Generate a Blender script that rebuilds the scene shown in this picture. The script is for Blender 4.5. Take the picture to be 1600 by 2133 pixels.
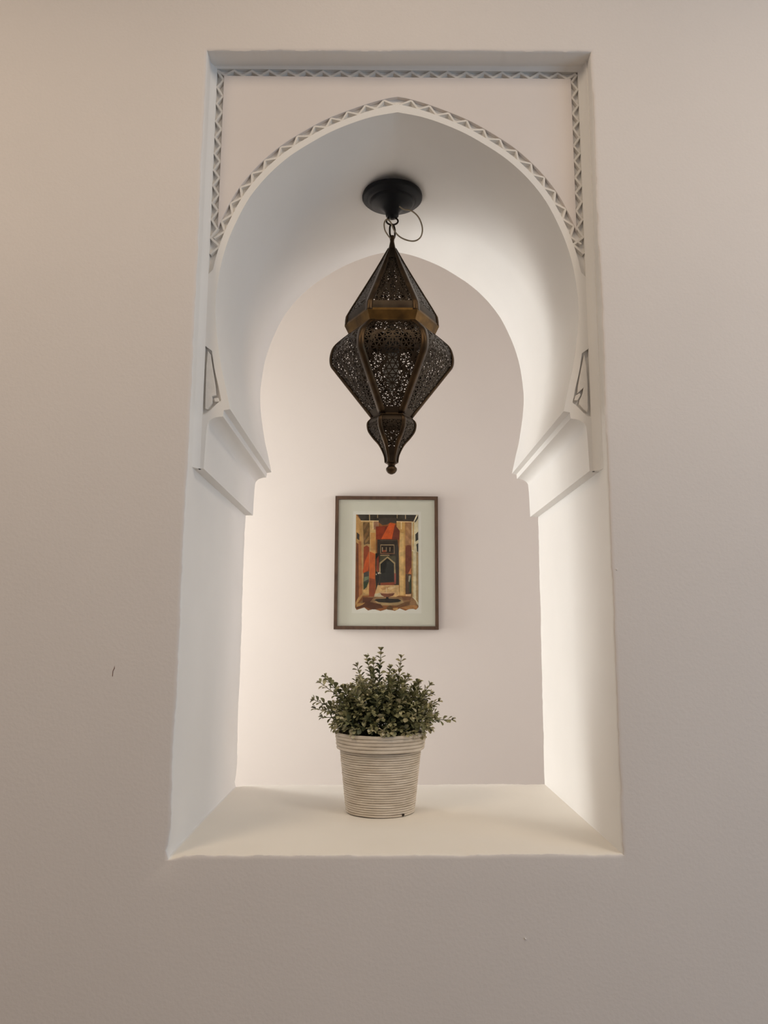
import bpy, bmesh, math, random
from mathutils import Vector, Matrix, noise
from mathutils.geometry import delaunay_2d_cdt

# ------------------------------------------------------------------ clear
for o in list(bpy.data.objects):
    bpy.data.objects.remove(o, do_unlink=True)
scene = bpy.context.scene
COL = scene.collection
random.seed(7)

# World: X to the right, Y into the wall, Z up; Z = 0 is the sill, Y = 0 the
# face of the near wall.  Floor is 1 m below the sill.
FLOOR, CEIL = -1.0, 2.25
XL, XR = -2.9, 2.9          # side walls
XP = -2.00                  # left end of the passage behind the niche wall
YN, YB = -3.8, 1.9          # wall behind the viewer, far wall of the passage
T = 0.6795                  # thickness of the niche wall

# ------------------------------------------------------------------ camera
cam_d = bpy.data.cameras.new('camera')
cam = bpy.data.objects.new('camera', cam_d)
COL.objects.link(cam)
scene.camera = cam
cam_d.sensor_fit = 'HORIZONTAL'
cam_d.sensor_width = 36.0
cam_d.lens = 36.0 * 1606.2 / 1600.0
cam_d.clip_start = 0.02
yaw, pitch, roll = 0.0066, 0.1583, 0.0045
f = Vector((math.sin(yaw) * math.cos(pitch), math.cos(yaw) * math.cos(pitch), math.sin(pitch)))
r = Vector((math.cos(yaw), -math.sin(yaw), 0.0))
u = r.cross(f)
r2 = r * math.cos(roll) + u * math.sin(roll)
u2 = -r * math.sin(roll) + u * math.cos(roll)
cam.matrix_world = Matrix(((r2.x, u2.x, -f.x, -0.0365),
                           (r2.y, u2.y, -f.y, -1.5),
                           (r2.z, u2.z, -f.z, 0.399),
                           (0, 0, 0, 1)))

# ------------------------------------------------------------------ world, lights, exposure
world = bpy.data.worlds.new('world')
scene.world = world
world.use_nodes = True
wb = world.node_tree.nodes['Background']
wb.inputs[0].default_value = (0.75, 0.85, 1.0, 1)
wb.inputs[1].default_value = 0.3

vs = scene.view_settings
vs.view_transform = 'Standard'
vs.look = 'None'
vs.exposure = 0.0
vs.gamma = 1.0
vs.use_curve_mapping = False


def area(name, loc, target, sx, sy, power, col, spread=180):
    d = bpy.data.lights.new(name, 'AREA')
    d.shape = 'RECTANGLE'
    d.size, d.size_y = sx, sy
    d.energy = power
    d.color = col
    d.spread = math.radians(spread)
    o = bpy.data.objects.new(name, d)
    COL.objects.link(o)
    o.location = loc
    o.rotation_euler = (Vector(target) - Vector(loc)).to_track_quat('-Z', 'Y').to_euler()
    return o


# daylight through the tall window in the passage's left end (behind the niche wall)
PW = (1.33, 1.86, -0.16, 1.30)        # y0, y1, z0, z1
area('passage_window_daylight', (XP + 0.01, (PW[0] + PW[1]) / 2, (PW[2] + PW[3]) / 2),
     (XR, (PW[0] + PW[1]) / 2, (PW[2] + PW[3]) / 2), PW[1] - PW[0], PW[3] - PW[2], 41, (1.0, 0.99, 0.95))
# weaker fill light added at the passage's right end, source unseen
PR = (0.95, 1.75, 0.1, 1.7)
area('passage_fill_light', (XR - 0.02, (PR[0] + PR[1]) / 2, (PR[2] + PR[3]) / 2),
     (XL, (PR[0] + PR[1]) / 2, (PR[2] + PR[3]) / 2), PR[1] - PR[0], PR[3] - PR[2], 21, (1.0, 0.96, 0.98))
# daylight through the window of the near room, on the right
RW = (-2.6, -1.0, 0.0, 1.5)
area('room_window_daylight', (XR - 0.02, (RW[0] + RW[1]) / 2, (RW[2] + RW[3]) / 2),
     (XL, (RW[0] + RW[1]) / 2, (RW[2] + RW[3]) / 2), RW[1] - RW[0], RW[3] - RW[2], 22, (0.52, 0.76, 1.0))
# warm lamps on the near room's ceiling
for (lx, ly, sz, pw, lc) in ((1.3, -1.2, 0.6, 17.5, (1.0, 0.84, 0.67)), (-1.3, -1.2, 0.6, 17.0, (1.0, 0.80, 0.58)),
                             (0.0, -0.7, 0.4, 3.2, (1.0, 0.81, 0.60))):
    area('ceiling_lamp_light', (lx, ly, CEIL - 0.08), (lx, ly, 0), sz, sz, pw, lc)


# ------------------------------------------------------------------ materials
def lin(c):
    return tuple((x / 12.92 if x <= 0.04045 else ((x + 0.055) / 1.055) ** 2.4) for x in c)


def rgb(r_, g_, b_, k=1.0):
    return tuple(min(x * k, 0.95) for x in lin((r_ / 255, g_ / 255, b_ / 255)))


def mat(name, col, rough=0.6, metal=0.0, noise_amt=0.0, noise_scale=20.0, bump=0.0, bump_scale=200.0,
        col2=None, spec=0.5, bump_dist=0.002, stretch=None):
    m = bpy.data.materials.new(name)
    m.use_nodes = True
    nt = m.node_tree
    b = nt.nodes['Principled BSDF']
    b.inputs['Base Color'].default_value = (*col, 1)
    b.inputs['Roughness'].default_value = rough
    b.inputs['Metallic'].default_value = metal
    b.inputs['Specular IOR Level'].default_value = spec
    tc = nt.nodes.new('ShaderNodeTexCoord')
    vec = tc.outputs['Object']
    if stretch:
        mp = nt.nodes.new('ShaderNodeMapping')
        mp.inputs['Scale'].default_value = stretch
        nt.links.new(vec, mp.inputs['Vector'])
        vec = mp.outputs['Vector']
    if noise_amt > 0 or col2:
        n = nt.nodes.new('ShaderNodeTexNoise')
        n.inputs['Scale'].default_value = noise_scale
        n.inputs['Detail'].default_value = 5
        nt.links.new(vec, n.inputs['Vector'])
        rp = nt.nodes.new('ShaderNodeValToRGB')
        rp.color_ramp.elements[0].position = 0.32
        rp.color_ramp.elements[1].position = 0.68
        a = tuple(c * (1 - noise_amt) for c in col) if not col2 else col2
        rp.color_ramp.elements[0].color = (*a, 1)
        rp.color_ramp.elements[1].color = (*col, 1)
        nt.links.new(n.outputs['Fac'], rp.inputs['Fac'])
        nt.links.new(rp.outputs['Color'], b.inputs['Base Color'])
    if bump > 0:
        n2 = nt.nodes.new('ShaderNodeTexNoise')
        n2.inputs['Scale'].default_value = bump_scale
        n2.inputs['Detail'].default_value = 3
        nt.links.new(vec, n2.inputs['Vector'])
        bp = nt.nodes.new('ShaderNodeBump')
        bp.inputs['Strength'].default_value = bump
        bp.inputs['Distance'].default_value = bump_dist
        nt.links.new(n2.outputs['Fac'], bp.inputs['Height'])
        nt.links.new(bp.outputs['Normal'], b.inputs['Normal'])
    return m


PAINT = (0.785, 0.738, 0.712)
WHITE = (0.865, 0.85, 0.83)
M_WALL = mat('wall_paint', PAINT, 0.75, noise_amt=0.03, noise_scale=3.0, bump=0.35, bump_scale=140, bump_dist=0.0012, spec=0.25)
M_PLASTER = mat('smooth_plaster', WHITE, 0.7, noise_amt=0.03, noise_scale=5.0, bump=0.16, bump_scale=60, bump_dist=0.0012, spec=0.25)
M_SILL = mat('sill_paint', (0.87, 0.83, 0.765), 0.6, noise_amt=0.03, noise_scale=5.0, bump=0.12, bump_scale=60, bump_dist=0.001, spec=0.3)
M_FIELD = mat('stucco_field', (0.77, 0.718, 0.70), 0.72, noise_amt=0.03, noise_scale=6.0, bump=0.16, bump_scale=70, bump_dist=0.0012, spec=0.25)
M_BACK = mat('passage_paint', (0.83, 0.79, 0.75), 0.7, noise_amt=0.02, noise_scale=2.0, bump=0.12, bump_scale=90, bump_dist=0.001, spec=0.25)
M_CARVE = mat('carved_plaster', (0.82, 0.79, 0.75), 0.8, noise_amt=0.08, noise_scale=60, bump=0.4, bump_scale=220, bump_dist=0.0012, spec=0.2)
M_FLOOR = mat('tile_floor', (0.38, 0.31, 0.25), 0.5, noise_amt=0.2, noise_scale=6)
M_CEIL = mat('ceiling_paint', (0.80, 0.77, 0.72), 0.8)
M_CEIL_DARK = mat('dark_ceiling', (0.36, 0.29, 0.23), 0.7, noise_amt=0.3, noise_scale=8, stretch=(1, 8, 1))  # unseen passage ceiling, made dark to dim the upper far wall
M_BRASS = mat('aged_brass', (0.062, 0.046, 0.031), 0.45, 0.85, col2=(0.036, 0.025, 0.017), noise_scale=28, bump=0.15, bump_scale=90, bump_dist=0.0008)
M_BRASS_L = mat('rubbed_brass', (0.085, 0.053, 0.027), 0.38, 0.9, col2=(0.042, 0.028, 0.017), noise_scale=34, bump=0.12, bump_scale=120, bump_dist=0.0006)
M_GOLD = mat('lit_brass', (0.21, 0.118, 0.036), 0.35, 0.95, col2=(0.085, 0.05, 0.02), noise_scale=30)  # brass brightened in the colour where the sloping band catches light
M_BLACK = mat('black_enamel', (0.005, 0.006, 0.009), 0.42, 0.0, spec=0.22)
M_IRON = mat('dark_iron', (0.035, 0.026, 0.018), 0.5, 0.7)
M_CABLE = mat('cable_sheath', (0.36, 0.30, 0.21), 0.5)
M_BULB = mat('frosted_bulb', (0.42, 0.40, 0.36), 0.25)
M_SOCKET = mat('socket_plastic', (0.05, 0.045, 0.04), 0.5)
M_FRAME = mat('walnut_frame', (0.115, 0.062, 0.034), 0.45, col2=(0.07, 0.036, 0.02), noise_scale=25, stretch=(3, 3, 1))
M_MAT = mat('mat_board', (0.76, 0.735, 0.665), 0.85, noise_amt=0.02, noise_scale=40)
M_PAPER = mat('art_paper', (0.83, 0.80, 0.755), 0.85, noise_amt=0.03, noise_scale=60)
M_CORD = mat('paper_cord', (0.79, 0.705, 0.60), 0.85, col2=(0.64, 0.55, 0.445), noise_scale=22, bump=0.3, bump_scale=260, bump_dist=0.0008, stretch=(1, 1, 3))
M_POT = mat('pot_shell', (0.24, 0.18, 0.13), 0.85, noise_amt=0.2, noise_scale=60)
M_SOIL = mat('dark_moss', (0.035, 0.035, 0.022), 0.95, noise_amt=0.5, noise_scale=90)
M_STEM = mat('stem_green', (0.09, 0.10, 0.04), 0.6)
M_BUD = mat('bud_brown', (0.085, 0.075, 0.035), 0.6)
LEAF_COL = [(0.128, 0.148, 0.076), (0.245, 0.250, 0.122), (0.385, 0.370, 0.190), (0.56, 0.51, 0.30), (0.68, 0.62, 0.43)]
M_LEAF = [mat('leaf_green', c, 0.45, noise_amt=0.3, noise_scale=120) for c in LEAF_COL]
M_SCUFF = mat('scuff_brown', (0.13, 0.05, 0.035), 0.8)
M_DARKCHIP = mat('chip_dark', (0.03, 0.022, 0.016), 0.9)
M_WINFRAME = mat('window_frame_paint', (0.55, 0.5, 0.43), 0.5)


def glass_mat():
    m = bpy.data.materials.new('picture_glass')
    m.use_nodes = True
    nt = m.node_tree
    nt.nodes.clear()
    out = nt.nodes.new('ShaderNodeOutputMaterial')
    mix = nt.nodes.new('ShaderNodeMixShader')
    tr = nt.nodes.new('ShaderNodeBsdfTransparent')
    tr.inputs[0].default_value = (0.97, 0.985, 0.97, 1)
    gl = nt.nodes.new('ShaderNodeBsdfGlossy')
    gl.inputs['Roughness'].default_value = 0.03
    lw = nt.nodes.new('ShaderNodeLayerWeight')          # Schlick reflectance, same for both faces of the pane
    lw.inputs['Blend'].default_value = 0.5
    pw = nt.nodes.new('ShaderNodeMath')
    pw.operation = 'POWER'
    pw.inputs[1].default_value = 5.0
    ml = nt.nodes.new('ShaderNodeMath')
    ml.operation = 'MULTIPLY_ADD'
    ml.inputs[1].default_value = 0.5
    ml.inputs[2].default_value = 0.02
    nt.links.new(lw.outputs['Facing'], pw.inputs[0])
    nt.links.new(pw.outputs[0], ml.inputs[0])
    nt.links.new(ml.outputs[0], mix.inputs[0])
    nt.links.new(tr.outputs[0], mix.inputs[1])
    nt.links.new(gl.outputs[0], mix.inputs[2])
    nt.links.new(mix.outputs[0], out.inputs[0])
    return m


M_GLASS = glass_mat()


# ------------------------------------------------------------------ helpers
def make_mesh(name, verts, faces, m=None, smooth=None, fix=False):
    me = bpy.data.meshes.new(name)
    me.from_pydata([tuple(v) for v in verts], [], faces)
    if fix:
        bm = bmesh.new()
        bm.from_mesh(me)
        bmesh.ops.recalc_face_normals(bm, faces=bm.faces)
        bm.to_mesh(me)
        bm.free()
    if smooth is not None:
        me.polygons.foreach_set('use_smooth', [True] * len(me.polygons))
        me.set_sharp_from_angle(angle=math.radians(smooth))
    if m:
        me.materials.append(m)
    me.update()
    return me


def link(name, me, parent=None):
    o = bpy.data.objects.new(name, me)
    COL.objects.link(o)
    if parent:
        o.parent = parent
    return o


def obj(name, verts, faces, m, parent=None, smooth=None, fix=True):
    return link(name, make_mesh(name, verts, faces, m, smooth, fix), parent)


def tag(o, label=None, cat=None, group=None, kind=None):
    if label:
        o['label'] = label
    if cat:
        o['category'] = cat
    if group:
        o['group'] = group
    if kind:
        o['kind'] = kind
    return o


def empty(name, loc):
    o = bpy.data.objects.new(name, None)
    COL.objects.link(o)
    o.location = loc
    o.empty_display_size = 0.05
    return o


def bevel(o, w, seg=2, ang=35):
    b = o.modifiers.new('bevel', 'BEVEL')
    b.width = w
    b.segments = seg
    b.limit_method = 'ANGLE'
    b.angle_limit = math.radians(ang)
    return b


def box(x0, x1, y0, y1, z0, z1):
    v = [(x, y, z) for x in (x0, x1) for y in (y0, y1) for z in (z0, z1)]
    fc = [(0, 1, 3, 2), (4, 6, 7, 5), (0, 4, 5, 1), (2, 3, 7, 6), (0, 2, 6, 4), (1, 5, 7, 3)]
    return v, fc


def prism(poly, y0, y1):
    """polygon in (x, z) extruded from y0 to y1"""
    n = len(poly)
    v = [(x, y0, z) for x, z in poly] + [(x, y1, z) for x, z in poly]
    fc = [tuple(range(n)), tuple(range(2 * n - 1, n - 1, -1))]
    fc += [(i, i + n, (i + 1) % n + n, (i + 1) % n) for i in range(n)]
    return v, fc


def lathe(prof, seg=48, close=True):
    v, fc = [], []
    for (rr, z) in prof:
        for i in range(seg):
            a = 2 * math.pi * i / seg
            v.append((rr * math.cos(a), rr * math.sin(a), z))
    for j in range(len(prof) - 1):
        for i in range(seg):
            a, b = j * seg + i, j * seg + (i + 1) % seg
            fc.append((a, b, b + seg, a + seg))
    if close:
        fc.append(tuple(range(seg - 1, -1, -1)))
        fc.append(tuple(range((len(prof) - 1) * seg, len(prof) * seg)))
    return v, fc


def catmull(pts, n, closed=False):
    P = [Vector(p) for p in pts]
    if closed:
        P = [P[-1]] + P + [P[0], P[1]]
    else:
        P = [P[0] * 2 - P[1]] + P + [P[-1] * 2 - P[-2]]
    out = []
    for i in range(1, len(P) - 2):
        p0, p1, p2, p3 = P[i - 1], P[i], P[i + 1], P[i + 2]
        for k in range(n):
            t = k / n
            out.append(0.5 * ((2 * p1) + (p2 - p0) * t + (2 * p0 - 5 * p1 + 4 * p2 - p3) * t * t + (3 * p1 - p0 - 3 * p2 + p3) * t ** 3))
    if not closed:
        out.append(P[-2])
    return out


def tube(path, rad, seg=8, closed=False):
    n = len(path)
    v, fc = [], []
    up = Vector((0.13, 0.9, 0.31)).normalized()
    for i, p in enumerate(path):
        a = path[(i - 1) % n] if closed or i > 0 else path[i]
        b = path[(i + 1) % n] if closed or i < n - 1 else path[i]
        t = (b - a).normalized()
        s = t.cross(up)
        if s.length < 1e-4:
            s = t.cross(Vector((1, 0, 0)))
        s.normalize()
        up = s.cross(t).normalized()
        rr = rad[i] if isinstance(rad, (list, tuple)) else rad
        for k in range(seg):
            an = 2 * math.pi * k / seg
            v.append(p + s * (math.cos(an) * rr) + up * (math.sin(an) * rr))
    m = n if closed else n - 1
    for i in range(m):
        for k in range(seg):
            a, b = i * seg + k, i * seg + (k + 1) % seg
            c, d = ((i + 1) % n) * seg + (k + 1) % seg, ((i + 1) % n) * seg + k
            fc.append((a, b, c, d))
    if not closed:
        fc.append(tuple(range(seg - 1, -1, -1)))
        fc.append(tuple(range((n - 1) * seg, n * seg)))
    return v, fc


def nz(a, b=0.0, c=0.0):
    return noise.noise(Vector((a, b, c)))


# ------------------------------------------------------------------ room shell
def slab(name, x0, x1, y0, y1, z0, z1, m):
    return tag(obj(name, *box(x0, x1, y0, y1, z0, z1), m), kind='structure')


def wall_hole_x(name, x0, x1, y0, y1, z0, z1, hole, m):
    """wall normal to X with a rectangular opening (hole = ya, yb, za, zb)"""
    ya, yb, za, zb = hole
    v, fc = [], []
    for x in (x0, x1):
        v += [(x, y0, z0), (x, y1, z0), (x, y1, z1), (x, y0, z1), (x, ya, za), (x, yb, za), (x, yb, zb), (x, ya, zb)]
    for i in range(4):
        j = (i + 1) % 4
        fc.append((i, j, j + 4, i + 4))
        fc.append((i + 8, i + 12, j + 12, j + 8))
        fc.append((i + 4, j + 4, j + 12, i + 12))
        fc.append((i, i + 8, j + 8, j))
    return tag(obj(name, v, fc, m), kind='structure')


def window(name, x, hole, m):
    ya, yb, za, zb = hole
    w = 0.045
    root = empty(name, (x, 0, 0))
    tag(root, kind='structure')
    for bx in (box(-.03, .03, ya, ya + w, za, zb), box(-.03, .03, yb - w, yb, za, zb),
               box(-.03, .03, ya + w, yb - w, za, za + w), box(-.03, .03, ya + w, yb - w, zb - w, zb)):
        obj('frame_rail', *bx, m, root)
    return root


slab('floor', XL - .2, XR + .2, YN - .2, YB + .2, FLOOR - .1, FLOOR, M_FLOOR)
slab('ceiling', XL - .2, XR + .2, YN - .2, T / 2, CEIL, CEIL + .1, M_CEIL)
slab('ceiling_passage', XL - .2, XR + .2, T / 2, YB + .2, CEIL, CEIL + .1, M_CEIL_DARK)
slab('wall_back', XL - .2, XR + .2, YB, YB + .2, FLOOR, CEIL, M_BACK)
slab('wall_behind_viewer', XL - .2, XR + .2, YN - .2, YN, FLOOR, CEIL, M_WALL)
slab('wall_left', XL - .2, XL, YN, T / 2, FLOOR, CEIL, M_WALL)
wall_hole_x('wall_left_passage', XP - .2, XP, T, YB, FLOOR, CEIL, PW, M_BACK)
wall_hole_x('wall_right', XR, XR + .2, YN, T / 2, FLOOR, CEIL, RW, M_WALL)
wall_hole_x('wall_right_passage', XR, XR + .2, T / 2, YB, FLOOR, CEIL, PR, M_WALL)
window('window_1', XP - .1, PW, M_WINFRAME)
window('window_2', XR + .1, RW, M_WINFRAME)
window('fill_window', XR + .1, PR, M_WINFRAME)  # unseen opening added to go with the passage fill light

# ------------------------------------------------------------------ niche wall with rectangular opening
BL, BR, TR, TL = (-.4186, -.0023), (.4161, .0023), (.4204, 1.6577), (-.4152, 1.6524)


def opening_loop(off, y, amp, n=200):
    """points round the opening, pushed out by off; hand-plastered edge waviness of amplitude amp"""
    out = []
    cs = [BL, BR, TR, TL]
    nrm = [(0, -1), (1, 0), (0, 1), (-1, 0)]
    for s in range(4):
        a, b = cs[s], cs[(s + 1) % 4]
        nx, nzv = nrm[s]
        for i in range(n):
            t = i / n
            x, z = a[0] + (b[0] - a[0]) * t, a[1] + (b[1] - a[1]) * t
            ox, oz = nx * off, nzv * off
            if i == 0:
                px, pz = nrm[s - 1]
                ox += px * off
                oz += pz * off
            w = amp * (nz(x * 9 + s * 7, z * 9, 1.3) + .6 * nz(x * 37, z * 37 + s * 3, 5.1) + .45 * nz(x * 130, z * 130 + s * 5, 2.7 + y * 60))
            if i == 0:
                w *= .3
            d = math.hypot(x - BL[0], z - BL[1])          # lump of plaster on the lower left corner
            lump = amp * 3.0 * math.exp(-(d / .02) ** 2) if s in (0, 3) else 0
            out.append((x + ox + nx * (w + lump), y, z + oz + nzv * (w + lump)))
    return out


def build_niche_wall():
    n = 200
    secs = [(.06, 0, 0), (.008, 0, .0006), (.0035, .0003, .0018), (.0012, .0016, .0022), (.0002, .004, .002),
            (0, .012, .001), (0, .05, .0004), (0, .3, 0), (0, T - .05, .0005), (0, T - .006, .0016), (.0012, T - .0016, .0016), (.004, T, .0012), (.06, T, 0)]
    v, fc = [], []
    for (off, y, amp) in secs:
        v += opening_loop(off, y, amp, n)
    L = 4 * n
    for s in range(len(secs) - 1):
        for i in range(L):
            a, b = s * L + i, s * L + (i + 1) % L
            fc.append((a, b, b + L, a + L))
    k = len(v)
    for y in (0, T):
        v += [(XL, y, FLOOR), (XR, y, FLOOR), (XR, y, CEIL), (XL, y, CEIL)]
    last = (len(secs) - 1) * L
    for s in range(4):
        idx = [(s * n + i) % L for i in range(n + 1)]
        fc.append(tuple([k + s, k + (s + 1) % 4] + idx[::-1]))
        fc.append(tuple([k + 4 + (s + 1) % 4, k + 4 + s] + [last + i for i in idx]))
    fc += [(k + i, k + 4 + i, k + 4 + (i + 1) % 4, k + (i + 1) % 4) for i in range(4)]
    o = obj('wall_front', v, fc, M_WALL, smooth=40)
    o.data.materials.append(M_PLASTER)
    o.data.materials.append(M_SILL)             # cream-painted sill; jambs, sill and soffit are smooth white plaster
    for p in o.data.polygons:
        c = p.center
        if 0.0012 < c.y < T - 0.0012 and abs(c.x) < 1 and -.5 < c.z < 2:
            p.material_index = 2 if (c.z < .006 and abs(c.x) < .4155) else 1
    tag(o, 'pale plaster wall with a deep rectangular niche opening holding a horseshoe arch', kind='structure')
    return o


WALL = build_niche_wall()

# ------------------------------------------------------------------ horseshoe arch (stucco infill)
Y0, YF = 0.050, 0.0592       # raised stucco face / floor of the carving
LIN_X = 0.4040               # inner face of the reveal lining
TOPZ = 1.6490
half = [(0, 1.5452), (.0523, 1.5345), (.10, 1.5178), (.15, 1.4945), (.198, 1.4645), (.234, 1.4385), (.267, 1.408), (.296, 1.3745),
        (.324, 1.333), (.348, 1.2815), (.3655, 1.233), (.378, 1.18), (.3850, 1.12), (.3862, 1.08), (.3825, 1.037), (.379, 1.012),
        (.369, .954), (.359, .914), (.347, .861)]
HALF = [(p.x, p.y) for p in catmull([(a, b, 0) for a, b in half], 5)]
NH = len(HALF)
IMP = [(.3600, .8585), (.3612, .8455)]
for k in range(9):           # cavetto under the lip
    a = math.radians(90 * k / 8)
    IMP.append((.3640 + .0290 * math.sin(a), .8250 + .0200 * math.cos(a)))
IMP += [(.3945, .806), (.3965, .7345)]


def normals(pts):
    out = []
    for i in range(len(pts)):
        a, b = pts[max(i - 1, 0)], pts[min(i + 1, len(pts) - 1)]
        tx, tz = b[0] - a[0], b[1] - a[1]
        l = math.hypot(tx, tz)
        out.append((-tz / l, tx / l))
    return out


HN = normals(HALF)
HN = [(-a, -b) for a, b in HN]            # outwards
if HN[NH // 2][0] < 0:
    HN = [(-a, -b) for a, b in HN]


def off_curve(fn):
    out = []
    for i, ((x, z), (nx, nzv)) in enumerate(zip(HALF, HN)):
        o = fn(i)
        if i == 0:
            nx, nzv = 0, 1
        out.append((max(x + nx * o, 0.0), z + nzv * o))
    return out


apexblend = lambda i, base, ex: base + ex * math.exp(-(HALF[i][0] / .05) ** 2)
RING = off_curve(lambda i: apexblend(i, .0145, .005))
BANDO = off_curve(lambda i: apexblend(i, .0315, .006))
# ring outer edge runs into the lining where the arch is widest
RINGC = []
for (x, z) in RING:
    if .992 < z < 1.165:
        x = LIN_X + .002
    RINGC.append((min(x, LIN_X + .002), z))

poly = [(-.4300, .7345), (-.4300, 1.670), (.4300, 1.670), (.4300, .7345)]
poly += IMP[::-1] + HALF[::-1] + [(-x, z) for x, z in HALF[1:]] + [(-x, z) for x, z in IMP]
arch = obj('horseshoe_arch', *prism(poly, YF, T - .0008), M_PLASTER, WALL, smooth=28)
arch['label'] = 'smooth plaster horseshoe arch with stepped impost mouldings'


def strip_prism(inner, outer, y0, y1):
    n = len(inner)
    v = [(x, y0, z) for x, z in inner] + [(x, y0, z) for x, z in outer] + [(x, y1, z) for x, z in inner] + [(x, y1, z) for x, z in outer]
    fc = []
    for i in range(n - 1):
        fc += [(i, i + 1, n + i + 1, n + i), (2 * n + i, 3 * n + i, 3 * n + i + 1, 2 * n + i + 1),
               (i, 2 * n + i, 2 * n + i + 1, i + 1), (n + i, n + i + 1, 3 * n + i + 1, 3 * n + i)]
    fc += [(0, n, 3 * n, 2 * n), (n - 1, 3 * n - 1, 4 * n - 1, 2 * n - 1)]
    return v, fc


full_in = [(-x, z) for x, z in HALF[::-1]] + HALF[1:]
full_ring = [(-x, z) for x, z in RINGC[::-1]] + RINGC[1:]
o = obj('arch_fillet', *strip_prism(full_in[2:-2], full_ring[2:-2], Y0, YF), M_PLASTER, WALL, smooth=28)

# flat field above the arch, framed by the carved bands
FX, FZ = .3885, 1.6320
cross = next(i for i, (x, z) in enumerate(BANDO) if x >= FX)
x0_, z0_ = BANDO[cross - 1]
x1_, z1_ = BANDO[cross]
tt = (FX - x0_) / (x1_ - x0_)
ZC = z0_ + (z1_ - z0_) * tt
right = [(FX, ZC)] + BANDO[:cross][::-1]
field = [(-FX, FZ), (FX, FZ)] + right + [(-x, z) for x, z in right[::-1][1:]]
o = obj('spandrel_field', *prism(field, Y0, YF), M_FIELD, WALL)
bevel(o, .0012)

# impost ends: front faces of the mouldings
ring_at = lambda zz: min(RING, key=lambda p: abs(p[1] - zz))[0]
for s in (-1, 1):
    pf = [HALF[-1]] + IMP + [(LIN_X + .004, .7345), (LIN_X + .004, .8490), (.397, .8500), (.387, .8590), (.379, .8680),
                            (.374, .8735), RING[-3], HALF[-3], HALF[-2]]
    o = obj('impost_end', *prism([(s * x, z) for x, z in pf], Y0, YF), M_PLASTER, WALL, smooth=30)
    # carved leaf in the narrow lower corner
    if s < 0:
        lf = [(.3985, .9880), (.4003, .9566), (.4001, .9147), (.3996, .8784), (.3990, .8620), (.3935, .8600), (.3880, .8680),
              (.3845, .8740), (.3848, .8850), (.3862, .8880), (.3772, .8905), (.3790, .9080), (.3825, .9280), (.3872, .9520), (.3925, .9800)]
        lf2 = [(.3690, .8770), (.3800, .8770), (.3815, .8845), (.3725, .8860)]
    else:
        lf = [(.3950, .9860), (.3985, .9570), (.3995, .9202), (.3985, .8682), (.3965, .8590), (.3880, .8660), (.3800, .8760),
              (.3810, .8850), (.3880, .8990), (.3905, .9120), (.3840, .9060), (.3775, .9000), (.3790, .9160), (.3840, .9400), (.3900, .9660)]
        lf2 = [(.3700, .8850), (.3775, .8850), (.3845, .8970), (.3820, .9010), (.3730, .8950)]
    o = obj('carved_leaf', *prism([(s * x, z) for x, z in lf], Y0 + .0005, YF), M_CARVE, WALL)
    bevel(o, .0012)
    o = obj('carved_leaf', *prism([(s * x, z) for x, z in lf2], Y0 + .001, YF), M_CARVE, WALL)
    bevel(o, .001)


# coved lining of the reveal: left, right and top
def cove(n=7, a=(0.0, .028), b=(.0125, Y0)):
    """(inset, y) profile from the bare reveal to the stucco face, hollow towards the room"""
    out = []
    for k in range(n + 1):
        t = k / n
        an = math.radians(90 * t)
        out.append((b[0] * (1 - math.cos(an)) * .6 + b[0] * t * .4, a[1] + (b[1] - a[1]) * math.sin(an) * .6 + (b[1] - a[1]) * t * .4))
    return out


CV = cove()
for s in (-1, 1):
    v, fc = [], []
    zs = [.7345 + (1.662 - .7345) * i / 60 for i in range(61)]
    for z in zs:
        xw = .4175 + .0007 * nz(z * 7, s * 2.0, 3.1)
        v += [(s * (xw + .012), CV[0][1], z)]
        for (ins, y) in CV:
            v.append((s * (xw - ins * (xw - LIN_X) / .0125), y, z))
        v += [(s * LIN_X, YF + .002, z), (s * (xw + .012), YF + .002, z)]
    m_ = len(CV) + 3
    for i in range(60):
        for j in range(m_):
            fc.append((i * m_ + j, i * m_ + (j + 1) % m_, (i + 1) * m_ + (j + 1) % m_, (i + 1) * m_ + j))
    fc += [tuple(range(m_)), tuple(range(60 * m_, 61 * m_))]
    obj('reveal_lining', v, fc, M_PLASTER, WALL, smooth=45)
v, fc = [], []
for i in range(61):
    x = -.425 + .85 * i / 60
    zw = 1.6545 + .0062 * (x + .4152) / .8356 + .0006 * nz(x * 8, 4.2, 0) + .0012
    v.append((x, .034, zw + .014))
    for (ins, y) in cove(6, (0, .034), (.0125, Y0)):
        v.append((x, y, zw - ins * (zw - TOPZ) / .0125))
    v += [(x, YF + .002, TOPZ), (x, YF + .002, zw + .014)]
m_ = 10
for i in range(60):
    for j in range(m_):
        fc.append((i * m_ + j, i * m_ + (j + 1) % m_, (i + 1) * m_ + (j + 1) % m_, (i + 1) * m_ + j))
fc += [tuple(range(m_)), tuple(range(60 * m_, 61 * m_))]
obj('reveal_lining', v, fc, M_PLASTER, WALL, smooth=45)


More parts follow.
